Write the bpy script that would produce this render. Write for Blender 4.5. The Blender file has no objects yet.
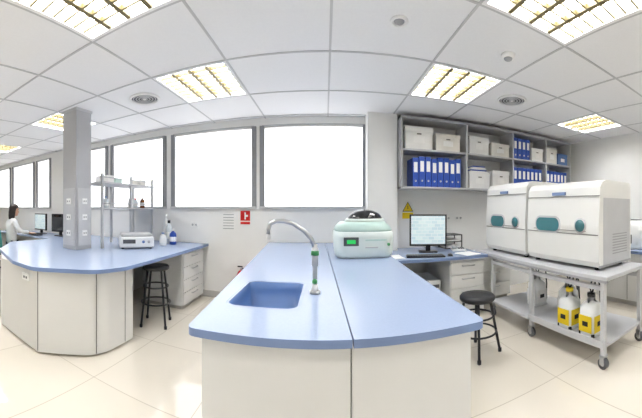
import bpy, bmesh, math, random
from mathutils import Vector, Matrix
random.seed(4)
E=1.3; CZ=2.55; YW=4.0
# ---------------------------------------------------------------- materials
def srgb(r,g,b):
    f=lambda c:(c/255/12.92) if c/255<=0.04045 else ((c/255+0.055)/1.055)**2.4
    return (f(r),f(g),f(b),1)
MC={}
def mat(name,rgb,rough=0.5,metal=0.0,var=0.04,scale=6.0,emit=0.0,ecol=None,bump=0.0,trans=0.0,coat=0.0):
    if name in MC: return MC[name]
    m=bpy.data.materials.new(name); m.use_nodes=True
    nt=m.node_tree; p=nt.nodes['Principled BSDF']
    c=srgb(*rgb)
    tc=nt.nodes.new('ShaderNodeTexCoord'); n=nt.nodes.new('ShaderNodeTexNoise')
    n.inputs['Scale'].default_value=scale; n.inputs['Detail'].default_value=3
    nt.links.new(tc.outputs['Object'],n.inputs['Vector'])
    cr=nt.nodes.new('ShaderNodeValToRGB')
    cr.color_ramp.elements[0].position=.3; cr.color_ramp.elements[1].position=.7
    cr.color_ramp.elements[0].color=tuple([x*(1-var) for x in c[:3]]+[1])
    cr.color_ramp.elements[1].color=tuple([min(1,x*(1+var)) for x in c[:3]]+[1])
    nt.links.new(n.outputs['Fac'],cr.inputs['Fac']); nt.links.new(cr.outputs['Color'],p.inputs['Base Color'])
    p.inputs['Roughness'].default_value=rough; p.inputs['Metallic'].default_value=metal
    if emit>0:
        p.inputs['Emission Color'].default_value=srgb(*(ecol or rgb)); p.inputs['Emission Strength'].default_value=emit
    if trans>0: p.inputs['Transmission Weight'].default_value=trans
    if coat>0: p.inputs['Coat Weight'].default_value=coat
    if bump>0:
        b=nt.nodes.new('ShaderNodeBump'); b.inputs['Strength'].default_value=bump; b.inputs['Distance'].default_value=.01
        nt.links.new(n.outputs['Fac'],b.inputs['Height']); nt.links.new(b.outputs['Normal'],p.inputs['Normal'])
    MC[name]=m; return m
def floor_mat():
    m=bpy.data.materials.new('floor_tiles'); m.use_nodes=True; nt=m.node_tree; p=nt.nodes['Principled BSDF']
    tc=nt.nodes.new('ShaderNodeTexCoord'); br=nt.nodes.new('ShaderNodeTexBrick')
    br.offset=0; br.inputs['Scale'].default_value=1; br.inputs['Brick Width'].default_value=.8; br.inputs['Row Height'].default_value=.8
    br.inputs['Mortar Size'].default_value=.004; br.inputs['Mortar Smooth'].default_value=.2
    br.inputs['Color1'].default_value=srgb(233,225,210); br.inputs['Color2'].default_value=srgb(229,221,205); br.inputs['Mortar'].default_value=srgb(200,190,172)
    n=nt.nodes.new('ShaderNodeTexNoise'); n.inputs['Scale'].default_value=2.5
    mx=nt.nodes.new('ShaderNodeMixRGB'); mx.blend_type='MULTIPLY'; mx.inputs['Fac'].default_value=.06
    nt.links.new(tc.outputs['Object'],br.inputs['Vector']); nt.links.new(tc.outputs['Object'],n.inputs['Vector'])
    nt.links.new(br.outputs['Color'],mx.inputs['Color1']); nt.links.new(n.outputs['Fac'],mx.inputs['Color2'])
    nt.links.new(mx.outputs['Color'],p.inputs['Base Color']); p.inputs['Roughness'].default_value=.05
    p.inputs['Coat Weight'].default_value=.8; p.inputs['Coat Roughness'].default_value=.03
    return m
WALL=mat('wall_paint',(241,241,239),.8,var=.01)
CEIL=mat('ceiling_tile',(238,238,238),.9,var=.012,scale=60,bump=.05)
TBAR=mat('ceiling_tbar',(196,196,196),.6)
BASEB=mat('baseboard_grey',(200,198,194),.5)
BLUE=mat('blue_laminate',(166,182,210),.2,var=.02,scale=90)
BLUEE=mat('blue_laminate_edge',(120,142,184),.35)
SINK=mat('sink_blue',(96,130,184),.3)
WHT=mat('white_laminate',(230,230,228),.4,var=.01)
WHT2=mat('offwhite_laminate',(225,224,220),.45,var=.01)
SEAM=mat('seam_dark',(120,118,114),.6)
KICK=mat('toe_kick',(190,188,184),.6)
GREY=mat('grey_paint',(160,161,164),.5,var=.02)
COLG=mat('column_light_grey',(180,181,184),.5,var=.02)
LGREY=mat('light_grey_paint',(196,197,199),.5)
DGREY=mat('dark_grey',(84,86,90),.5)
BLACK=mat('black_plastic',(22,22,25),.35)
STOOLB=mat('stool_black',(26,26,30),.4)
STEEL=mat('brushed_steel',(190,192,195),.28,metal=.9)
CHROME=mat('chrome',(225,228,232),.12,metal=1)
MACH=mat('instrument_offwhite',(234,234,230),.35,var=.01)
MACHW=mat('instrument_white',(238,240,240),.3,var=.01)
MINTL=mat('pale_mint_body',(226,236,232),.3,var=.01)
MINT=mat('mint_plastic',(194,220,213),.3)
TEAL=mat('teal_window',(56,120,128),.12,coat=.5)
DOME=mat('dark_dome',(18,20,22),.08,coat=.8)
BIND=mat('binder_blue',(38,76,170),.45)
LAB=mat('paper_white',(242,242,240),.7)
BOXW=mat('archive_box_white',(236,236,234),.7)
BOXC=mat('archive_box_cream',(230,227,220),.7)
YEL=mat('yellow_label',(240,208,30),.5)
RED=mat('red_paint',(205,30,28),.35)
FRAME=mat('window_frame_grey',(140,142,146),.5)
BLIND=mat('roller_blind_backlit',(250,250,250),.9,var=.005,emit=1.5,ecol=(253,253,255))
LAMP=mat('lamp_diffuser',(255,252,240),.5,emit=18.5,ecol=(248,249,254))
LOUV=mat('lamp_louvre',(122,110,74),.35,metal=.2)
SKIN=mat('skin',(214,168,142),.5); HAIR=mat('dark_hair',(34,24,22),.45); COAT=mat('lab_coat_white',(232,234,236),.8)
TEALF=mat('teal_fabric',(60,140,138),.8); NAVY=mat('navy_trousers',(40,46,66),.8); LIP=mat('lips',(170,90,86),.5)
GREEN=mat('tap_green',(70,150,90),.4); SCRG=mat('display_green',(40,190,90),.4,emit=.5)
AMB=mat('amber_glass',(110,60,22),.15); GLS=mat('clear_plastic_bottle',(214,222,226),.2)
# ---------------------------------------------------------------- builder
class B:
    def __init__(s): s.v=[];s.f=[];s.mi=[];s.sm=[];s.mats=[]
    def add(s,bm,m,smooth=False,M=None):
        if m not in s.mats: s.mats.append(m)
        k=s.mats.index(m); o=len(s.v)
        bm.verts.index_update()
        for v in bm.verts: s.v.append((M@v.co) if M is not None else v.co.copy())
        for f in bm.faces:
            s.f.append([o+v.index for v in f.verts]); s.mi.append(k); s.sm.append(smooth)
        bm.free(); return s
    def box(s,x0,y0,z0,x1,y1,z1,m,bev=0,M=None,seg=2):
        bm=bmesh.new(); bmesh.ops.create_cube(bm,size=1)
        for v in bm.verts: v.co=Vector(((x0+x1)/2+v.co.x*(x1-x0),(y0+y1)/2+v.co.y*(y1-y0),(z0+z1)/2+v.co.z*(z1-z0)))
        if bev>0: bmesh.ops.bevel(bm,geom=bm.edges[:],offset=bev,segments=seg,affect='EDGES',profile=.5)
        return s.add(bm,m,False,M)
    def cyl(s,p0,p1,r0,m,r1=None,seg=20,M=None,cap=True):
        p0=Vector(p0);p1=Vector(p1); r1=r0 if r1 is None else r1; d=p1-p0
        bm=bmesh.new(); bmesh.ops.create_cone(bm,cap_ends=cap,segments=seg,radius1=r0,radius2=r1,depth=d.length)
        R=d.to_track_quat('Z','Y').to_matrix().to_4x4(); R.translation=(p0+p1)/2
        bmesh.ops.transform(bm,matrix=R,verts=bm.verts); return s.add(bm,m,True,M)
    def sph(s,c,r,m,M=None,seg=20):
        if not hasattr(r,'__len__'): r=(r,r,r)
        bm=bmesh.new(); bmesh.ops.create_uvsphere(bm,u_segments=seg,v_segments=seg//2+2,radius=1)
        for v in bm.verts: v.co=Vector((c[0]+v.co.x*r[0],c[1]+v.co.y*r[1],c[2]+v.co.z*r[2]))
        return s.add(bm,m,True,M)
    def loft(s,rings,m,smooth=True,cap0=True,cap1=True,M=None,closed=True):
        bm=bmesh.new(); R=[[bm.verts.new(p) for p in r] for r in rings]; n=len(R[0])
        for a,b in zip(R,R[1:]):
            for i in range(n if closed else n-1):
                j=(i+1)%n; bm.faces.new((a[i],a[j],b[j],b[i]))
        if cap0: bm.faces.new(R[0][::-1])
        if cap1: bm.faces.new(R[-1])
        return s.add(bm,m,smooth,M)
    def prism(s,pts,z0,z1,m,M=None,medge=None):
        me=medge or m
        bm=bmesh.new(); a=[bm.verts.new((p[0],p[1],z0)) for p in pts]; b=[bm.verts.new((p[0],p[1],z1)) for p in pts]
        bm.faces.new(a[::-1]); bm.faces.new(b)
        s.add(bm,m,False,M)
        bm=bmesh.new(); a=[bm.verts.new((p[0],p[1],z0)) for p in pts]; b=[bm.verts.new((p[0],p[1],z1)) for p in pts]; n=len(pts)
        for i in range(n): j=(i+1)%n; bm.faces.new((a[i],a[j],b[j],b[i]))
        return s.add(bm,me,False,M)
    def tube(s,path,r,m,seg=10,M=None):
        P=[Vector(p) for p in path]; rings=[]
        up=Vector((0,0,1))
        for i,p in enumerate(P):
            t=(P[min(i+1,len(P)-1)]-P[max(i-1,0)]).normalized()
            a=t.cross(up)
            if a.length<.05: a=t.cross(Vector((0,1,0)))
            a.normalize(); b=t.cross(a)
            rr=r[i] if hasattr(r,'__len__') else r
            rings.append([p+a*math.cos(k*2*math.pi/seg)*rr+b*math.sin(k*2*math.pi/seg)*rr for k in range(seg)])
        return s.loft(rings,m,M=M)
    def ring(s,c,R,r,m,seg=28,M=None):
        rings=[]
        for i in range(seg+1):
            a=2*math.pi*i/seg
            rings.append([(c[0]+(R+r*math.cos(b))*math.cos(a),c[1]+(R+r*math.cos(b))*math.sin(a),c[2]+r*math.sin(b)) for b in [k*2*math.pi/8 for k in range(8)]])
        return s.loft(rings,m,cap0=False,cap1=False,M=M)
    def build(s,name,loc=None,rotz=0,parent=None):
        me=bpy.data.meshes.new(name)
        V=s.v
        if loc is None:
            xs=[v[0] for v in V];ys=[v[1] for v in V];zs=[v[2] for v in V]
            loc=((min(xs)+max(xs))/2,(min(ys)+max(ys))/2,min(zs)); L=Vector(loc); V=[Vector(v)-L for v in V]
        me.from_pydata([tuple(v) for v in V],[],s.f)
        for m in s.mats: me.materials.append(m)
        me.polygons.foreach_set('material_index',s.mi); me.polygons.foreach_set('use_smooth',s.sm); me.update()
        bm=bmesh.new(); bm.from_mesh(me); bmesh.ops.recalc_face_normals(bm,faces=bm.faces); bm.to_mesh(me); bm.free()
        o=bpy.data.objects.new(name,me); bpy.context.collection.objects.link(o)
        o.location=loc; o.rotation_euler[2]=rotz
        if parent: o.parent=parent
        return o
def rpoly(pts,rad,seg=6):
    out=[];n=len(pts)
    for i in range(n):
        p=Vector(pts[i]);a=Vector(pts[i-1]);b=Vector(pts[(i+1)%n]); r=rad[i] if hasattr(rad,'__len__') else rad
        if r<=0: out.append(tuple(p));continue
        u=(a-p).normalized();w=(b-p).normalized(); ang=u.angle(w); d=min(r/math.tan(ang/2),.45*(a-p).length,.45*(b-p).length)
        s0=p+u*d;s1=p+w*d
        for k in range(seg+1):
            t=k/seg; q=s0*(1-t)**2+p*2*t*(1-t)+s1*t*t; out.append((q.x,q.y))
    return out
def rrect(cx,cy,hx,hy,r,seg=5):
    out=[]
    for (sx,sy,a0) in ((1,1,0),(-1,1,90),(-1,-1,180),(1,-1,270)):
        for k in range(seg+1):
            a=math.radians(a0+90*k/seg); out.append((cx+sx*(hx-r)+r*math.cos(a),cy+sy*(hy-r)+r*math.sin(a)))
    return out
# ---------------------------------------------------------------- room shell
XL,XR,YB=-9.0,4.25,-3.6
b=B(); b.box(XL-.1,YB-.1,-.1,XR+.1,YW+.15,0,floor_mat()); b.build('floor',(0,0,0))
wins=[(-.87,.55),(-2.27,-.98),(-3.53,-2.42),(-4.75,-3.66),(-5.95,-5.4),(-7.15,-6.08),(-8.6,-7.3)]
ZS,ZT=1.315,2.44
b=B(); b.box(XL-.1,YW,0,XR+.1,YW+.15,ZS,WALL); b.box(XL-.1,YW,ZT,XR+.1,YW+.15,CZ+.2,WALL)
xs=sorted(wins); cur=XL-.1
for (a,c) in xs: b.box(cur,YW,ZS,a,YW+.15,ZT,WALL); cur=c
b.box(cur,YW,ZS,XR+.1,YW+.15,ZT,WALL); b.build('wall_north')
b=B(); b.box(XR,YB,0,XR+.1,YW,CZ+.2,WALL); b.build('wall_east')
b=B(); b.box(XL-.1,YB,0,XL,YW,CZ+.2,WALL); b.build('wall_west')
b=B(); b.box(XL-.1,YB-.1,0,XR+.1,YB,CZ+.2,WALL); b.build('wall_south')
b=B(); b.box(XL,YW-.015,0,.54,YW,.09,BASEB); b.build('baseboard_north')
b=B(); b.box(XR-.015,YB,0,XR,YW-.02,.09,BASEB); b.build('baseboard_east')
for i,(a,c) in enumerate(wins):
    b=B(); t=.035
    b.box(a-.03,YW-.02,ZS-.02,a+t,YW+.06,ZT,FRAME); b.box(c-t,YW-.02,ZS-.02,c+.03,YW+.06,ZT,FRAME)
    b.box(a,YW-.015,ZT-.01,c,YW+.06,ZT+.01,LGREY); b.box(a-.03,YW-.04,ZS-.025,c+.03,YW+.06,ZS+.008,LGREY)
    b.box(a+t,YW+.02,ZS+.008,c-t,YW+.025,ZT-.01,BLIND)
    b.cyl((a+t,YW+.0,ZT-.022),(c-t,YW+.0,ZT-.022),.012,LAB,seg=12)
    b.build('window_%d'%(i+1))
# ceiling with openings
R_=[.90,1.65]; x=1.65+.715
while x<XR: R_.append(x); x+=.715
L_=[-.82,-1.57]; x=-1.57-.715
while x>XL: L_.append(x); x-=.715
XLn=[XL]+sorted(L_)+[.04]+R_+[XR]
YLn=[YB]+[.77+.785*k for k in range(-5,5) if YB+.05<.77+.785*k<YW-.05]+[YW]
def near(l,v): return min(l,key=lambda q:abs(q-v))
lamps=[(near(XLn,a),c) for a,c in [(-1.57,.77),(.90,.77),(-1.57,2.34),(.90,2.34),(3.068,2.34),(-3.715,2.34),(-5.86,2.34),(-3.715,.77),(-5.86,.77),(3.068,.77),
       (-1.57,-.8),(.9,-.8),(3.068,-.8),(-3.715,-.8),(-1.57,-2.37),(.9,-2.37),(-3.715,-2.37),(-8.0,.77),(-5.86,-2.37)]]
b=B()
def islamp(x0,y0): return any(abs(x0-a)<.05 and abs(y0-c)<.05 for a,c in lamps)
cells=[]
for i in range(len(XLn)-1):
    for j in range(len(YLn)-1):
        if islamp(XLn[i],YLn[j]): cells.append((XLn[i],YLn[j],XLn[i+1],YLn[j+1])); continue
        b.box(XLn[i],YLn[j],CZ,XLn[i+1],YLn[j+1],CZ+.02,CEIL)
for x in XLn[1:-1]: b.box(x-.009,YB,CZ-.005,x+.009,YW,CZ+.001,TBAR)
for y in YLn[1:-1]: b.box(XL,y-.009,CZ-.006,XR,y+.009,CZ+.001,TBAR)
b.box(XL-.1,YB-.1,CZ+.16,XR+.1,YW+.15,CZ+.2,WALL)
b.build('ceiling')
for (x0,y0,x1,y1) in cells:
    b=B(); w=.035; zt=CZ+.10
    b.box(x0+.01,y0+.01,CZ-.008,x1-.01,y0+w,zt,LAB); b.box(x0+.01,y1-w,CZ-.008,x1-.01,y1-.01,zt,LAB)
    b.box(x0+.01,y0+w,CZ-.008,x0+w,y1-w,zt,LAB); b.box(x1-w,y0+w,CZ-.008,x1-.01,y1-w,zt,LAB)
    b.box(x0+w,y0+w,zt-.01,x1-w,y1-w,zt,LAMP)
    nx=4; ny=8
    for k in range(1,nx):
        xx=x0+w+(x1-x0-2*w)*k/nx; b.box(xx-.015,y0+w,CZ-.004,xx+.015,y1-w,CZ+.035,LOUV)
    for k in range(1,ny):
        yy=y0+w+(y1-y0-2*w)*k/ny; b.box(x0+w,yy-.006,CZ-.002,x1-w,yy+.006,CZ+.03,LOUV)
    b.build('recessed_ceiling_light')
def diffuser(x,y,r=.16):
    b=B(); b.ring((0,0,-.008),r,.014,LAB)
    b.cyl((0,0,-.004),(0,0,0),r,DGREY,seg=32)
    for k in range(1,5): b.ring((0,0,-.010),r*k/5,.006,LGREY)
    b.sph((0,0,-.008),(.02,.02,.012),LAB); b.build('ceiling_air_diffuser',(x,y,CZ-.001))
diffuser(-1.93,2.74); diffuser(2.02,2.74); diffuser(-4.3,1.75)
b=B(); b.cyl((0,0,-.03),(0,0,0),.05,LAB,r1=.06); b.sph((0,0,-.03),(.035,.035,.02),GREY); b.build('smoke_detector',(1.40,1.95,CZ))
b=B(); b.ring((0,0,-.004),.05,.012,LAB); b.sph((0,0,-.004),(.035,.035,.018),GREY); b.build('ceiling_downlight',(.49,1.90,CZ))  # small round ceiling downlight, modelled unlit
# structural column
b=B(); b.box(.55,3.78,0,.95,YW,CZ,WALL,.004); b.build('structural_column')
# ---------------------------------------------------------------- central bench
BZ=.83; RX=.64
top=B()
Lp=[(-.528,1.035),(.098,1.045),(.0,3.98),(-.77,3.98)]
top.prism(rpoly(Lp,[.04,0,0,0]),BZ-.032,BZ,BLUE,medge=BLUEE)
lt=top.build('tmp_top',(0,0,0))
SC=(-.303,1.60)
cut=B(); cut.prism(rrect(SC[0],SC[1],.172,.24,.05),BZ-.2,BZ+.2,SINK); ct=cut.build('tmp_cut',(0,0,0))
md=lt.modifiers.new('b','BOOLEAN'); md.operation='DIFFERENCE'; md.object=ct; md.solver='EXACT'
dg=bpy.context.evaluated_depsgraph_get(); me2=bpy.data.meshes.new_from_object(lt.evaluated_get(dg))
lt.modifiers.clear(); bpy.data.objects.remove(ct); 
bench=bpy.data.objects.new('laboratory_sink_bench',None); bpy.context.collection.objects.link(bench); bench.location=(0,2.4,0)
bpy.context.view_layer.update()
def par(o,p): o.parent=p; o.matrix_parent_inverse=Matrix.Translation(-Vector(p.location)); return o
lt.data=me2; lt.name='countertop_left'; par(lt,bench)
b=B(); b.prism(rpoly([(.103,1.045),(RX,1.05),(RX,3.76),(.53,3.76),(.53,3.98),(.004,3.98)],[0,.04,0,0,0,0]),BZ-.032,BZ,BLUE,medge=BLUEE); par(b.build('countertop_right'),bench)
b=B(); q=lambda a,c,r:rrect(SC[0],SC[1],a,c,r)
b.loft([[(x,y,BZ+.001) for x,y in q(.184,.252,.055)],[(x,y,BZ-.004) for x,y in q(.172,.24,.05)],[(x,y,BZ-.05) for x,y in q(.167,.235,.05)],[(x,y,BZ-.15) for x,y in q(.152,.22,.05)]],SINK,smooth=True,cap0=False)
b.cyl((SC[0],SC[1],BZ-.149),(SC[0],SC[1],BZ-.145),.03,STEEL); par(b.build('sink_basin'),bench)
b=B()
b.box(-.49,1.10,.08,.096,1.12,BZ-.032,WHT,.002); b.box(.101,1.10,.08,.595,1.12,BZ-.032,WHT,.002)
b.box(-.48,1.12,.08,.58,1.13,BZ-.032,SEAM)
b.prism([(-.49,1.12),(-.47,1.12),(-.71,3.95),(-.73,3.95)],.08,BZ-.032,WHT)
b.box(.575,1.12,.08,.595,3.02,BZ-.032,WHT); b.box(-.71,3.93,.08,.53,3.95,BZ-.032,WHT)
b.prism([(-.45,1.17),(.55,1.17),(.55,3.7),(-.67,3.7)],0,.08,KICK)
par(b.build('bench_cabinet'),bench)
# faucet
b=B(); b.cyl((0,0,0),(0,0,.015),.03,STEEL); b.cyl((0,0,.015),(0,0,.05),.02,LAB,r1=.016)
b.cyl((0,0,.05),(0,0,.27),.013,LGREY); b.cyl((0,0,.15),(0,0,.25),.018,LGREY); b.cyl((0,0,.21),(0,0,.235),.022,GREEN)
b.cyl((0,0,.06),(.0,-.05,.075),.009,STEEL); b.sph((0,-.05,.077),.014,GREEN)
pts=[(0,0,.25),(-.02,0,.30),(-.06,-.01,.345),(-.12,-.02,.385),(-.17,-.035,.40),(-.21,-.04,.40),(-.24,-.05,.385),(-.25,-.055,.355),(-.25,-.055,.33)]
b.tube(pts,.012,STEEL,seg=12); b.cyl((-.25,-.055,.30),(-.25,-.055,.335),.012,LAB,r1=.009)
b.build('gooseneck_laboratory_faucet',(-.055,1.62,BZ))
# ---------------------------------------------------------------- left island bench
LZ=.78
outl=rpoly([(-1.66,3.97),(-1.63,2.02),(-1.72,1.76),(-2.17,1.41),(-2.55,1.42),(-3.35,1.68),(-4.0,2.2),(-4.05,3.97)],[0,.2,.3,.2,.2,.4,.3,0])
b=B(); b.prism(outl,LZ-.035,LZ,BLUE,medge=BLUEE)
base=rpoly([(-1.76,2.30),(-1.765,1.95),(-1.82,1.79),(-2.17,1.465),(-2.9,1.48),(-3.45,1.75),(-3.85,2.2),(-3.85,2.30)],[0,.15,.15,.03,.1,.2,.1,0])
b.prism(base,.02,LZ-.035,WHT2)
b.prism([(-1.80,2.28),(-1.82,1.95),(-2.2,1.53),(-2.9,1.54),(-3.4,1.8),(-3.8,2.28)],0,.02,KICK)
def vseam(x,y): b.cyl((x,y,.03),(x,y,LZ-.036),.004,SEAM,seg=6)
vseam(-2.17,1.466); vseam(-1.80,1.83); vseam(-1.762,2.18)
b.box(-2.88,2.3,0,-2.82,3.95,LZ-.035,WHT2)
b.box(-2.42,1.452,.62,-2.30,1.474,.69,LAB,.003); b.box(-2.39,1.449,.64,-2.37,1.453,.66,DGREY); b.box(-2.35,1.449,.64,-2.33,1.453,.66,DGREY)
b.build('laboratory_island_bench')
def pedestal(x0,y0,x1,y1,z,face,n=4):
    b=B(); b.box(x0,y0,.05,x1,y1,z,WHT,.003); b.box(x0+.03,y0+.03,0,x1-.03,y1-.03,.05,KICK)
    h=(z-.09)/n
    for k in range(n):
        za=.06+k*h; zb=za+h-.012
        if face=='-y':
            b.box(x0+.01,y0-.018,za,x1-.01,y0,zb,WHT,.003); xm=(x0+x1)/2
            b.tube([(xm-.08,y0-.016,zb-.04),(xm-.08,y0-.04,zb-.04),(xm+.08,y0-.04,zb-.04),(xm+.08,y0-.016,zb-.04)],.006,STEEL,seg=6)
        else:
            b.box(x1,y0+.01,za,x1+.018,y1-.01,zb,WHT,.003); ym=(y0+y1)/2
            b.tube([(x1+.016,ym-.08,zb-.04),(x1+.04,ym-.08,zb-.04),(x1+.04,ym+.08,zb-.04),(x1+.016,ym+.08,zb-.04)],.006,STEEL,seg=6)
    b.build('drawer_pedestal')
pedestal(-2.3,3.3,-1.74,3.93,LZ-.036,'+x',4)
# utility column
b=B(); b.box(-2.98,2.41,LZ,-2.72,2.67,CZ,COLG,.004)
b.box(-2.715,2.43,LZ+.05,-2.705,2.65,1.55,LGREY); b.box(-2.96,2.40,LZ+.05,-2.74,2.412,1.55,LGREY)
for z in (.95,1.15,1.35):
    b.box(-2.89,2.392,z,-2.81,2.402,z+.07,LAB,.002); b.box(-2.873,2.389,z+.025,-2.863,2.393,z+.045,DGREY); b.box(-2.837,2.389,z+.025,-2.827,2.393,z+.045,DGREY)
    b.box(-2.707,2.50,z,-2.70,2.58,z+.07,LAB,.002); b.box(-2.701,2.518,z+.025,-2.697,2.528,z+.045,DGREY); b.box(-2.701,2.552,z+.025,-2.697,2.562,z+.045,DGREY)
b.box(-2.99,2.40,CZ-.03,-2.71,2.68,CZ-.0,LGREY); b.build('utility_service_column')
# reagent shelf rack
b=B()
for y in (2.75,3.35,3.9):
    for x in (-2.98,-2.6): b.box(x-.015,y-.015,LZ,x+.015,y+.015,1.75,LGREY)
for z in (1.28,1.62): b.box(-3.02,2.72,z,-2.56,3.93,z+.02,LGREY,.002)
for z in (1.36,1.70):
    b.cyl((-2.585,2.72,z),(-2.585,3.93,z),.006,STEEL,seg=8)
b.build('reagent_shelf_rack')
def bottle(b,x,y,z,h,r,m,cap=BLUEE):
    pr=[(.0,.92),(.02,1),(.62,1),(.74,.8),(.82,.38),(.88,.36)]
    b.loft([[(x+r*k*math.cos(a),y+r*k*math.sin(a),z+h*t) for a in [i*math.pi/7 for i in range(14)]] for t,k in pr],m)
    b.cyl((x,y,z+h*.87),(x,y,z+h),r*.42,cap,seg=12)
    b.cyl((x,y,z+h*.2),(x,y,z+h*.5),r*1.02,LAB,seg=14,cap=False)
b=B()
for y,h,m,c in ((2.95,.16,GLS,BLUEE),(3.5,.18,MACHW,BLACK),(3.62,.15,GLS,RED),(3.8,.17,AMB,LAB)): bottle(b,-2.72,y,1.30,h,.04,m,c)
b.build('reagent_bottles')
b=B()
for y,h,m in ((2.95,.10,BOXW),(3.12,.07,MINT),(3.7,.09,BOXC)): b.box(-2.85,y-.07,1.64,-2.63,y+.07,1.64+h,m,.004)
b.build('supply_boxes')
b=B()
for k,(x,y) in enumerate([(-2.2,3.75),(-2.08,3.66),(-2.15,3.5),(-2.3,3.85)]): bottle(b,x,y,LZ,[.34,.22,.18,.42][k],.05,[GLS,BIND,MACHW,MACHW][k],[BLACK,LAB,BLUEE,LAB][k])
b.build('reagent_bottles')
b=B(); b.box(-.22,-.17,.015,.22,.17,.15,MACHW,.018); b.box(-.20,-.14,.15,.20,.15,.19,LGREY,.015); b.box(-.18,-.174,.07,-.02,-.168,.12,DGREY,.002); b.cyl((.08,-.178,.09),(.08,-.168,.09),.018,SINK); b.cyl((.15,-.178,.09),(.15,-.168,.09),.018,LGREY)
for sx in (-.18,.18):
    for sy in (-.13,.13): b.cyl((sx,sy,0),(sx,sy,.02),.015,BLACK,seg=10)
b.build('benchtop_incubator',(-2.34,3.12,LZ),.75)
# ---------------------------------------------------------------- stools
def stool(x,y,h,r):
    b=B(); b.loft([[(rr*math.cos(a),rr*math.sin(a),z) for a in [i*math.pi/14 for i in range(28)]] for z,rr in ((h-.045,r*.94),(h-.035,r),(h-.012,r),(h,r*.93),(h+.002,r*.5))],STOOLB)
    ro=r*1.28; rt=r*.72
    for k in range(4):
        a=math.pi/4+k*math.pi/2; p0=Vector((rt*math.cos(a),rt*math.sin(a),h-.04)); p1=Vector((ro*math.cos(a),ro*math.sin(a),.012))
        b.cyl(p1,p0,.0125,STOOLB,seg=10); b.cyl(p1-Vector((0,0,.012)),p1+Vector((0,0,.02)),.017,BLACK,seg=10)
    for f in (.35,.62):
        z=h*(1-f); rr=(rt+(ro-rt)*f); b.ring((0,0,z),rr,.009,STOOLB)
    b.build('laboratory_stool',(x,y,0),.35)
stool(-1.80,2.78,.66,.15); stool(1.31,2.30,.52,.16)
# ---------------------------------------------------------------- benchtop analyzer
b=B()
b.loft([[(x,y,z) for x,y in rrect(0,0,hx,hy,rr,6)] for z,hx,hy,rr in ((0,.25,.2,.08),(.02,.275,.22,.1),(.08,.285,.235,.11),(.19,.29,.24,.12),(.24,.285,.235,.13),(.255,.27,.22,.13))],MINTL)
b.loft([[(x,y,z) for x,y in rrect(.0,0,hx,hy,rr,6)] for z,hx,hy,rr in ((.245,.275,.225,.13),(.265,.28,.23,.14),(.31,.25,.2,.14),(.335,.22,.17,.13))],MINT)
b.loft([[(.03+hx*math.cos(a),.01+hy*math.sin(a),z) for a in [i*math.pi/16 for i in range(32)]] for z,hx,hy in ((.33,.2,.15),(.35,.205,.155),(.365,.19,.14))],MINTL)
b.sph((.03,.01,.355),(.175,.13,.10),DOME,seg=28)
b.box(-.2,-.243,.12,-.06,-.236,.20,DGREY,.004); b.box(-.17,-.246,.14,-.09,-.242,.175,SCRG)
b.box(.0,-.245,.165,.2,-.236,.18,MINT); b.box(.0,-.245,.10,.12,-.237,.11,LGREY)
b.cyl((.22,-.24,.13),(.22,-.21,.13),.014,GREEN)
b.build('benchtop_blood_analyzer',(.37,2.92,BZ+.001))
# ---------------------------------------------------------------- desk by wall
DZ=.74
b=B(); b.prism([(RX+.003,3.03),(1.875,3.03),(1.875,3.98),(.955,3.98),(.955,3.77),(RX+.003,3.77)],DZ-.035,DZ,BLUE,medge=BLUEE)
b.box(.955,3.93,.1,1.87,3.95,DZ-.035,WHT); b.box(.655,3.07,0,.68,3.75,DZ-.035,WHT)
b.build('desk_counter')
pedestal(1.40,3.10,1.86,3.88,DZ-.036,'-y',4); pedestal(1.98,3.50,2.55,3.95,.66,'-y',3)
b=B(); b.box(0,0,0,.2,.45,.44,MACHW,.006); b.box(.02,-.006,.05,.18,.0,.39,DGREY,.004); b.box(.03,-.012,.32,.17,-.004,.35,LAB); b.box(.03,-.012,.27,.17,-.004,.30,LGREY); b.cyl((.1,-.012,.2),(.1,-.004,.2),.01,SCRG)
b.build('desktop_computer_tower',(1.15,3.25,0))
b=B(); b.cyl((0,0,0),(0,0,.3),.11,SINK,r1=.14); b.ring((0,0,.3),.14,.008,BLUEE); b.build('waste_bin',(.90,3.3,0))
def screenmat():
    m=bpy.data.materials.new('monitor_screen'); m.use_nodes=True; nt=m.node_tree; p=nt.nodes['Principled BSDF']
    tc=nt.nodes.new('ShaderNodeTexCoord'); mp=nt.nodes.new('ShaderNodeMapping'); mp.inputs['Rotation'].default_value=(math.pi/2,0,0)
    br=nt.nodes.new('ShaderNodeTexBrick'); br.inputs['Scale'].default_value=3
    br.inputs['Color1'].default_value=srgb(216,232,232); br.inputs['Color2'].default_value=srgb(196,218,224); br.inputs['Mortar'].default_value=srgb(226,234,234)
    nt.links.new(tc.outputs['Generated'],mp.inputs['Vector']); nt.links.new(mp.outputs['Vector'],br.inputs['Vector']); nt.links.new(br.outputs['Color'],p.inputs['Emission Color']); nt.links.new(br.outputs['Color'],p.inputs['Base Color'])
    p.inputs['Emission Strength'].default_value=.2; p.inputs['Roughness'].default_value=.2; return m
SCR=screenmat()
def monitor(x,y,z,rz,w=.47,h=.33,on=True,name='computer_monitor'):
    b=B(); b.box(-w/2,-.02,.08,w/2,.02,.08+h,BLACK,.006); b.box(-w/2+.02,-.0225,.105,w/2-.02,-.0195,.06+h,SCR if on else DOME)
    b.box(-.12,.02,.14,.12,.05,.3,BLACK,.01); b.box(-.03,.0,.015,.03,.04,.12,BLACK,.004)
    b.loft([[(px,py,zz) for px,py in rrect(0,.02,hx,hy,.04)] for zz,hx,hy in ((0,.12,.09),(.012,.12,.09),(.018,.1,.07))],BLACK)
    b.build(name,(x,y,z),rz)
monitor(1.28,3.5,DZ,-.3,.47,.40)
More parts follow.
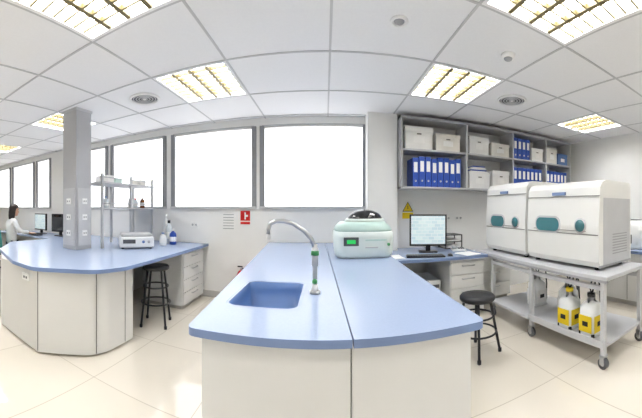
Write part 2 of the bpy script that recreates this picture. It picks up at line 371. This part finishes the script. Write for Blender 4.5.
def keyboard(x,y,z,rz):
    b=B(); b.box(-.22,-.075,0,.22,.075,.018,BLACK,.004)
    for r in range(5):
        for c in range(14): b.box(-.21+c*.03,-.065+r*.026,.018,-.185+c*.03,-.044+r*.026,.024,DGREY)
    b.build('computer_keyboard',(x,y,z),rz)
keyboard(1.13,3.18,DZ,-.2)
b=B(); b.sph((0,0,.012),(.03,.05,.018),BLACK); b.box(-.03,-.04,0,.03,.04,.008,BLACK,.003); b.build('computer_mouse',(1.42,3.13,DZ),-.3)
b=B(); b.box(-.09,-.1,0,.09,.1,.03,MACHW,.01); b.box(-.08,-.08,.03,-.03,.08,.05,LGREY,.01); b.sph((-.055,-.075,.055),(.03,.03,.018),LGREY); b.sph((-.055,.075,.055),(.03,.03,.018),LGREY)
for i in range(3):
    for j in range(4): b.box(-.01+i*.03,-.07+j*.03,.03,.012+i*.03,-.05+j*.03,.036,DGREY)
b.build('desk_telephone',(1.70,3.49,DZ),-.3)
b=B()
for k,r in enumerate((.2,.35,.1)): b.box(-.105,-.125,k*.002,.105,.125,k*.002+.0018,LAB,M=Matrix.Rotation(r,4,'Z'))
b.build('paper_documents',(1.68,3.19,DZ))
b=B()
for k,r in enumerate((.1,.0)): b.box(-.09,-.13,k*.002,.09,.13,k*.002+.0018,LAB,M=Matrix.Rotation(r,4,'Z'))
b.build('paper_documents',(.78,3.26,DZ))
b=B()
for z in (0,.09,.18): b.box(-.13,-.13,z,.13,.13,z+.012,BLACK,.003)
for sx in (-.125,.125):
    for sy in (-.12,.12): b.box(sx-.006,sy-.006,0,sx+.006,sy+.006,.19,BLACK)
b.box(-.1,-.12,.012,.1,.12,.04,LAB); b.box(-.1,-.12,.102,.1,.12,.12,LAB); b.build('letter_tray',(1.72,3.8,DZ),0)
# signs on wall
b=B(); b.box(1.06,YW-.006,1.13,1.25,YW-.001,1.40,LAB); 
bm=bmesh.new(); vs=[bm.verts.new(p) for p in ((1.075,YW-.008,1.25),(1.235,YW-.008,1.25),(1.155,YW-.008,1.39))]; bm.faces.new(vs); b.add(bm,BLACK)
bm=bmesh.new(); vs=[bm.verts.new(p) for p in ((1.09,YW-.0095,1.26),(1.22,YW-.0095,1.26),(1.155,YW-.0095,1.375))]; bm.faces.new(vs); b.add(bm,YEL)
b.box(1.15,YW-.011,1.285,1.16,YW-.0095,1.335,BLACK); b.box(1.075,YW-.008,1.15,1.235,YW-.0065,1.235,YEL); b.build('hazard_warning_sign')
b=B(); b.box(-1.20,YW-.008,1.06,-1.02,YW-.001,1.28,LAB); b.box(-1.18,YW-.010,1.12,-1.04,YW-.008,1.26,RED); b.box(-1.12,YW-.012,1.14,-1.10,YW-.0095,1.24,LAB); b.cyl((-1.085,YW-.012,1.19),(-1.085,YW-.010,1.19),.015,LAB); b.box(-1.18,YW-.0095,1.07,-1.04,YW-.0079,1.105,RED); b.build('fire_extinguisher_sign')
b=B(); b.box(-1.46,YW-.006,.96,-1.25,YW,1.28,LAB)
for k in range(6): b.box(-1.44,YW-.0072,1.0+k*.04,-1.28,YW-.0059,1.01+k*.04,GREY)
b.build('notice_paper')  # paper notice with printed text lines, on the wall
b=B(); b.loft([[(rr*math.cos(a),rr*math.sin(a),z) for a in [i*math.pi/12 for i in range(24)]] for z,rr in ((0,.06),(.01,.068),(.36,.068),(.42,.045),(.44,.02))],RED)
b.cyl((0,0,.44),(0,0,.49),.016,STEEL); b.box(-.05,-.012,.485,.02,.012,.5,BLACK,.003); b.tube([(.015,0,.47),(.07,-.02,.46),(.09,-.03,.36),(.085,-.04,.16)],.01,BLACK); b.cyl((.085,-.04,.06),(.085,-.04,.17),.02,BLACK,r1=.012)
b.cyl((0,0,.15),(0,0,.28),.069,LAB,cap=False); b.build('fire_extinguisher',(-1.14,YW-.11,.0))
def outlet(x,z):
    b=B(); b.box(-.06,-.01,-.04,.06,0,.04,LAB,.003)
    for s in (-.03,.03): b.cyl((s,-.013,0),(s,-.009,0),.018,LGREY); b.box(s-.008,-.0145,-.002,s-.005,-.012,.006,BLACK); b.box(s+.005,-.0145,-.002,s+.008,-.012,.006,BLACK)
    b.build('power_outlet',(x,YW-.001,z))
outlet(1.75,1.15); outlet(1.95,1.15); outlet(-1.9,1.05)
# ---------------------------------------------------------------- shelves on the wall
S0,S1,SY=.965,4.02,3.64; SB,SM,ST=1.56,2.05,2.49
b=B(); t=.02
divs=[S0,1.90,2.70,3.40,S1-t]
for x in divs: b.box(x,SY,SB,x+t,YW-.003,ST,LGREY)
for z in (SB,SM,ST-t): b.box(S0,SY+.002,z,S1,YW-.003,z+t,LGREY)
b.box(S0,YW-.01,SB,S1,YW-.004,ST,WHT)
b.box(S0,SY-.004,ST-.03,S1,SY+.002,ST,GREY); b.box(S0-.002,SY-.006,SB,S0+.022,SY,ST,GREY)
shelf=b.build('storage_shelf_unit')
b=B()
def binder(x,z,h=.38,w=.075,y=SY+.03):
    b.box(x,y,z,x+w,y+.28,z+h,BIND,.004); b.box(x+.015,y-.0015,z+h*.5,x+w-.015,y+.001,z+h*.85,LAB); b.cyl((x+w/2,y-.002,z+h*.2),(x+w/2,y+.002,z+h*.2),.014,STEEL,seg=12)
for k in range(8):
    binder(1.13+k*.088,SB+t,.38+(.02 if k%3 else 0),.08)
for k in range(4): binder(2.74+k*.085,SM+t,.33)
for k in range(7): binder(2.74+k*.086,SB+t,.36)
for k in range(6): binder(3.44+k*.086,SB+t,.36)
b.build('ring_binders')
b=B()
def abox(x,z,w,h,m,y=SY+.04):
    b.box(x,y,z,x+w,y+.27,z+h,m,.004); b.box(x-.004,y-.005,z+h*.78,x+w+.004,y+.275,z+h,m,.003); b.box(x+w*.3,y-.002,z+h*.3,x+w*.7,y+.001,z+h*.6,LAB); b.box(x+w*.42,y-.006,z+h*.66,x+w*.58,y-.001,z+h*.72,SEAM)
abox(1.03,SM+t,.38,.30,BOXW); abox(1.46,SM+t,.36,.24,BOXC)
abox(1.97,SM+t,.32,.26,BOXW); abox(2.34,SM+t,.32,.20,BOXC); abox(1.97,SB+t,.34,.24,BOXW); abox(2.36,SB+t,.30,.28,BOXW)
abox(3.12,SM+t,.24,.22,BOXW); abox(3.46,SM+t,.24,.26,BOXC); abox(3.73,SM+t,.24,.2,SINK)
b.build('archive_boxes')
b=B(); 
for k in range(5): b.box(1.99+.01*k,SY+.05,SB+t+.24+k*.018+.001,2.27-.01*k,SY+.26,SB+t+.255+k*.018,random.choice([LAB,BIND,BOXC]))
b.build('stacked_folders')
# ---------------------------------------------------------------- analyzer cart
CT=.75; X0,X1=1.90,2.58
b=B(); b.box(X0,1.34,CT-.035,X1,3.40,CT,LGREY,.006); b.box(X0-.004,1.335,CT-.05,X0+.02,3.40,CT-.03,GREY)
def wheel(x,y):
    b.cyl((x-.018,y,.045),(x+.018,y,.045),.045,DGREY,seg=20); b.cyl((x-.02,y,.045),(x+.02,y,.045),.02,LGREY,seg=12)
    b.box(x-.028,y-.02,.04,x-.02,y+.02,.11,STEEL); b.box(x+.02,y-.02,.04,x+.028,y+.02,.11,STEEL); b.box(x-.028,y-.025,.1,x+.028,y+.025,.115,STEEL)
for y in (1.39,2.28,3.0):
    for x in (X0+.03,X1-.05):
        b.box(x-.02,y-.02,.11,x+.02,y+.02,CT-.035,LGREY,.004); wheel(x,y)
b.box(X0,1.37,.17,X1-.02,2.30,.195,LGREY,.004); b.box(X0,1.37,.195,X0+.012,2.30,.23,LGREY); b.box(X0,2.27,.17,X1-.02,3.02,.195,LGREY,.004)
for x in (X0+.03,X1-.05): b.box(x-.015,1.39,CT-.12,x+.015,3.0,CT-.085,LGREY)
b.build('instrument_cart')
def module(y0,y1,h,side):
    b=B(); xa,xb=2.02,2.55; z0=CT+.03; z1=CT+h
    prof=[(xa+.03,z0),(xa,z0+.05),(xa-.005,z0+h*.45),(xa+.015,z1-.07),(xa+.05,z1-.02),(xa+.11,z1),(xb-.03,z1),(xb,z1-.04),(xb,z0)]
    b.loft([[(p[0],y,p[1]) for p in prof] for y in (y0,y1)],MACH,smooth=False)
    L=y1-y0
    b.box(xa-.008,y0+.01,z0+.28,xa+.01,y1-.01,z0+.288,SEAM)
    b.box(xa-.002,y0-.001,z0,xb,y0+.004,z0+.02,GREY); b.box(xa,y0,z1-.145,xa+.012,y1,z1-.14,SEAM)
    rr=rrect(y1-L*.33,z0+.36,L*.17,.065,.06,6)
    b.loft([[(xa-.014,y,z) for y,z in rr],[(xa+.01,y,z) for y,z in rr]],TEAL,smooth=False)
    rr=rrect(y1-L*.33,z0+.36,L*.17+.018,.083,.075,6)
    b.loft([[(xa-.009,y,z) for y,z in rr],[(xa+.008,y,z) for y,z in rr]],LGREY,smooth=False)
    b.cyl((xa-.014,y0+L*.22,z0+.36),(xa+.01,y0+L*.22,z0+.36),.055,TEAL,seg=28); b.cyl((xa-.010,y0+L*.22,z0+.36),(xa+.01,y0+L*.22,z0+.36),.07,LGREY,seg=28)
    b.box(xa-.011,y0+L*.15,z0+.31,xa-.004,y1-L*.12,z0+.315,SEAM)
    b.box(xa-.006,y0+L*.42,z1-.13,xa+.02,y0+L*.6,z1-.10,BLUEE)
    for yy in (y0+.08,y1-.08):
        for xx in (xa+.08,xb-.08): b.cyl((xx,yy,CT),(xx,yy,z0+.005),.025,BLACK,seg=12)
    if side:
        for k in range(8): b.box(xa+.2,y0-.004,z0+.1+k*.025,xb-.08,y0+.001,z0+.11+k*.025,GREY)
        b.box(xa+.06,y0-.003,z0+.02,xb-.02,y0+.001,z1-.16,LGREY)
    return b
b=module(1.50,2.45,.80,True); b.build('clinical_chemistry_analyzer')
b=module(2.49,3.30,.85,False); b.build('clinical_chemistry_analyzer')
def canister(x,y,capc,lab,tray=BLACK,s=1.0):
    b=B(); b.loft([[(px,py,z) for px,py in rrect(0,0,hx,hx,.05)] for z,hx in ((0,.08),(.01,.086),(.24,.086),(.28,.06),(.30,.03),(.33,.03))],MACHW)
    b.cyl((0,0,.325),(0,0,.36),.036,capc); b.box(-.089,-.07,.04,-.085,.07,.18,lab); b.box(-.07,-.089,.04,.07,-.085,.18,lab)
    b.box(-.091,-.03,.09,-.0885,.03,.13,BLACK); b.box(-.03,-.091,.09,.03,-.0885,.13,BLACK)
    b.tube([(0,0,.355),(-.01,.01,.40),(.03,.02,.45),(.1,.03,.46),(.16,.03,.40),(.18,.03,.2),(.18,.03,.02)],.008,BLACK,seg=8)
    b.tube([(0.01,0,.355),(.02,-.02,.42),(.05,-.01,.47),(.1,.0,.50),(.14,.0,.515)],.008,BLACK,seg=8)
    b.box(-.08,-.08,.0,.08,.08,.03,tray,.003)
    b.build('reagent_canister',(x,y,.196))
canister(2.04,1.86,YEL,YEL); canister(2.04,1.60,BLACK,YEL)
canister(2.26,2.08,BLACK,LAB,MACHW); canister(2.24,2.55,BLACK,LAB,MACHW)
# ---------------------------------------------------------------- right side counter
b=B(); b.prism([(3.3,.4),(4.2,.4),(4.2,2.6),(3.3,2.6)],DZ-.035,DZ,BLUE,medge=BLUEE); b.box(3.36,.45,.07,4.18,2.55,DZ-.035,WHT,.003); b.box(3.4,.5,0,4.18,2.5,.07,KICK)
for y in (.97,1.5,2.03): b.box(3.355,y-.003,.08,3.362,y+.003,DZ-.04,SEAM)
b.build('side_counter_cabinet')
b=B(); b.loft([[(x,y,z) for x,y in rrect(0,0,hx,hy,.05)] for z,hx,hy in ((0,.27,.3),(.03,.29,.33),(.3,.29,.33),(.38,.24,.28))],MACHW); b.box(-.296,-.2,.08,-.287,.2,.2,DGREY,.003); b.box(-.02,-.12,.378,.2,.12,.386,DGREY); b.build('refrigerated_centrifuge',(3.72,2.2,DZ))
b=B(); b.box(-.2,-.22,0,.2,.22,.16,LGREY,.01); b.box(-.17,-.2,.16,.17,.2,.62,DGREY,.02); b.box(-.175,-.15,.22,-.168,.15,.56,DOME); b.box(-.24,-.14,.05,-.19,.14,.065,LAB); b.build('laser_printer',(3.72,1.62,DZ))
monitor(3.6,.9,DZ,-math.pi/2,.5,.38,False)
# ---------------------------------------------------------------- far left office desk, person
OZ=.74
b=B(); b.box(-6.6,3.2,OZ-.03,-4.3,3.97,OZ,BLUE,.003); b.box(-6.58,3.25,0,-6.55,3.95,OZ-.03,WHT2); b.box(-4.35,3.25,0,-4.32,3.95,OZ-.03,WHT2); b.box(-6.55,3.9,.2,-4.35,3.92,OZ-.03,WHT2); b.build('office_desk')
monitor(-5.30,3.66,OZ,-.05,.46,.36,True); monitor(-4.62,3.66,OZ,.1,.46,.36,False)
keyboard(-5.15,3.38,OZ,0)
b=B(); b.box(-7.6,2.0,0,-6.9,2.9,1.1,WHT2,.01); b.box(-7.4,2.2,1.1,-7.0,2.8,1.45,LGREY,.02); b.box(-6.9,2.1,.1,-6.88,2.8,1.0,LGREY,.003); b.build('photocopier')
b=B()
b.loft([[(x,y,z) for x,y in rrect(0,.02,hx,hy,.08)] for z,hx,hy in ((.38,.21,.21),(.40,.23,.23),(.435,.23,.23),(.45,.2,.2))],TEALF)
b.loft([[(x,y-.24-(z-.5)*.12,z) for x,y in rrect(0,0,hx,.025,.02)] for z,hx in ((.52,.15),(.56,.2),(.8,.2),(.9,.15))],TEALF)
b.box(-.025,-.28,.40,.025,-.26,.62,BLACK); b.box(-.025,-.28,.365,.025,.05,.385,BLACK); b.cyl((0,0,.09),(0,0,.38),.025,BLACK)
for k in range(5):
    a=k*2*math.pi/5+.3; b.tube([(0,0,.1),(.26*math.cos(a),.26*math.sin(a),.07)],[.025,.016],BLACK); b.cyl((.26*math.cos(a),.26*math.sin(a)-.015,.028),(.26*math.cos(a),.26*math.sin(a)+.015,.028),.028,BLACK)
b.build('office_chair',(-5.27,2.88,0),-.15)
person=bpy.data.objects.new('seated_woman',None); bpy.context.collection.objects.link(person)
def skinobj(name,verts,edges,rad,m,root=0):
    me=bpy.data.meshes.new(name); me.from_pydata(verts,edges,[]); o=bpy.data.objects.new(name,me); bpy.context.collection.objects.link(o)
    md=o.modifiers.new('s','SKIN'); sub=o.modifiers.new('sub','SUBSURF'); sub.levels=2; sub.render_levels=2
    for i,v in enumerate(me.skin_vertices[0].data):
        r=rad[i]; v.radius=(r,r) if not hasattr(r,'__len__') else r
        v.use_root=(i==root)
    md.use_smooth_shade=True; me.materials.append(m); o.parent=person; return o
V=[(0,0,.56),(0,.01,.72),(0,.02,.90),(0,.02,1.03),(0,.03,1.10),
   (-.15,.02,1.02),(-.21,.10,.84),(-.15,.34,.80),(.15,.02,1.02),(.21,.10,.84),(.15,.34,.80)]
Ed=[(0,1),(1,2),(2,3),(3,4),(3,5),(5,6),(6,7),(3,8),(8,9),(9,10)]
skinobj('lab_coat',V,Ed,[(.17,.13),(.14,.11),(.16,.12),(.1,.09),.052,.065,.052,.038,.065,.052,.038],COAT)
V=[(0,0,.55),(-.10,.04,.545),(-.11,.40,.53),(-.11,.40,.28),(-.11,.38,.09),(.10,.04,.545),(.11,.40,.53),(.11,.40,.28),(.11,.38,.09)]
skinobj('trousers',V,[(0,1),(1,2),(2,3),(3,4),(0,5),(5,6),(6,7),(7,8)],[.11,.09,.066,.055,.042,.09,.066,.055,.042],NAVY)
for s in (-1,1): skinobj('shoe',[(s*.11,.36,.045),(s*.11,.44,.042),(s*.115,.54,.034)],[(0,1),(1,2)],[.042,.042,.032],BLACK)
skinobj('neck',[(0,.03,1.06),(0,.045,1.13),(0,.06,1.19)],[(0,1),(1,2)],[.05,.046,.05],SKIN)
b=B()
hr=[(-.115,.02,.075,-.02),(-.10,.045,.09,.03),(-.07,.06,.095,.06),(-.03,.07,.095,.085),(.0,.074,.093,.095),(.04,.075,.092,.10),(.08,.068,.08,.095),(.105,.05,.055,.07),(.12,.02,.02,.03)]
b.loft([[(hw*math.cos(a),(fr if math.sin(a)>0 else bk)*math.sin(a),z) for a in [i*math.pi/12 for i in range(24)]] for z,hw,fr,bk in hr],SKIN)
b.loft([[(-.008,.09,.015),(.008,.09,.015),(0,.095,.015)],[(-.017,.088,-.03),(.017,.088,-.03),(0,.118,-.03)],[(-.012,.085,-.038),(.012,.085,-.038),(0,.1,-.04)]],SKIN)
for s in (-1,1):
    b.sph((s*.03,.084,.01),(.014,.009,.008),LAB,seg=10); b.sph((s*.03,.091,.01),(.006,.004,.006),BLACK,seg=8); b.box(s*.03-.016,.088,.028,s*.03+.016,.094,.033,HAIR)
    b.sph((s*.075,.0,-.005),(.010,.018,.03),SKIN,seg=10)
b.sph((0,.09,-.062),(.022,.008,.007),LIP,seg=10)
M=Matrix.Translation((0,.07,1.25))@Matrix.Rotation(-.12,4,'X')@Matrix.Scale(.95,4)
head=B(); head.v=[M@Vector(v) for v in b.v]; head.f=b.f;head.mi=b.mi;head.sm=b.sm;head.mats=b.mats
o=head.build('head',(0,0,0)); o.parent=person
b=B(); rings=[]
for z,hw,bk,fr in ((-.20,.07,.10,-.03),(-.12,.085,.115,-.01),(-.04,.088,.12,.0),(.03,.088,.12,.03),(.07,.086,.115,.085),(.105,.07,.1,.085),(.13,.045,.065,.05),(.142,.012,.02,.015)):
    rings.append([(hw*math.cos(a),(fr if math.sin(a)>0 else bk)*math.sin(a),z) for a in [i*math.pi/12 for i in range(24)]])
b.loft(rings,HAIR,M=M); o=b.build('hair',(0,0,0)); o.parent=person
for s in (-1,1):
    b=B(); w=Vector((s*.15,.34,.795)); 
    b.loft([[(w.x+hx*math.cos(a),w.y+dy,.785-dz+.016*math.sin(a)) for a in [i*math.pi/6 for i in range(12)]] for dy,hx,dz in ((0,.028,0),(.03,.036,.0),(.07,.04,.002),(.09,.036,.004))],SKIN)
    for k,(fx,L) in enumerate(((-.028,.062),(-.010,.072),(.010,.075),(.028,.068))):
        x=w.x+fx; b.tube([(x,w.y+.075,.783),(x,w.y+.09+L*.3,.789),(x,w.y+.09+L*.65,.78),(x,w.y+.09+L*.85,.771)],[.009,.009,.008,.006],SKIN,seg=8)
    b.tube([(w.x-s*.03,w.y+.02,.783),(w.x-s*.05,w.y+.05,.78),(w.x-s*.052,w.y+.08,.775)],[.011,.010,.007],SKIN,seg=8)
    o=b.build('hand',(0,0,0)); o.parent=person
person.location=(-5.27,2.90,0); person.rotation_euler[2]=-.15
# ---------------------------------------------------------------- world
w=bpy.data.worlds.new('world'); bpy.context.scene.world=w; w.use_nodes=True
w.node_tree.nodes['Background'].inputs[0].default_value=(.8,.9,1,1); w.node_tree.nodes['Background'].inputs[1].default_value=1.0
# ---------------------------------------------------------------- camera (panoramic photograph)
cd=bpy.data.cameras.new('camera'); cam=bpy.data.objects.new('camera',cd); bpy.context.collection.objects.link(cam)
cam.location=(0,0,E); cam.rotation_euler=(math.pi/2,0,4*.0034)
cd.type='PANO'; cd.lens=18; cd.clip_start=.02
K=.0034; HF=321*K; VT=208/294.; VB=210/294.
tgt=cd if hasattr(cd,'panorama_type') else cd.cycles
tgt.panorama_type='CENTRAL_CYLINDRICAL'
tgt.central_cylindrical_range_u_min=-HF; tgt.central_cylindrical_range_u_max=HF
tgt.central_cylindrical_range_v_min=-VB; tgt.central_cylindrical_range_v_max=VT
tgt.central_cylindrical_radius=1.0
bpy.context.scene.camera=cam
vs=bpy.context.scene.view_settings; vs.view_transform='Standard'; vs.look='None'; vs.exposure=0.12
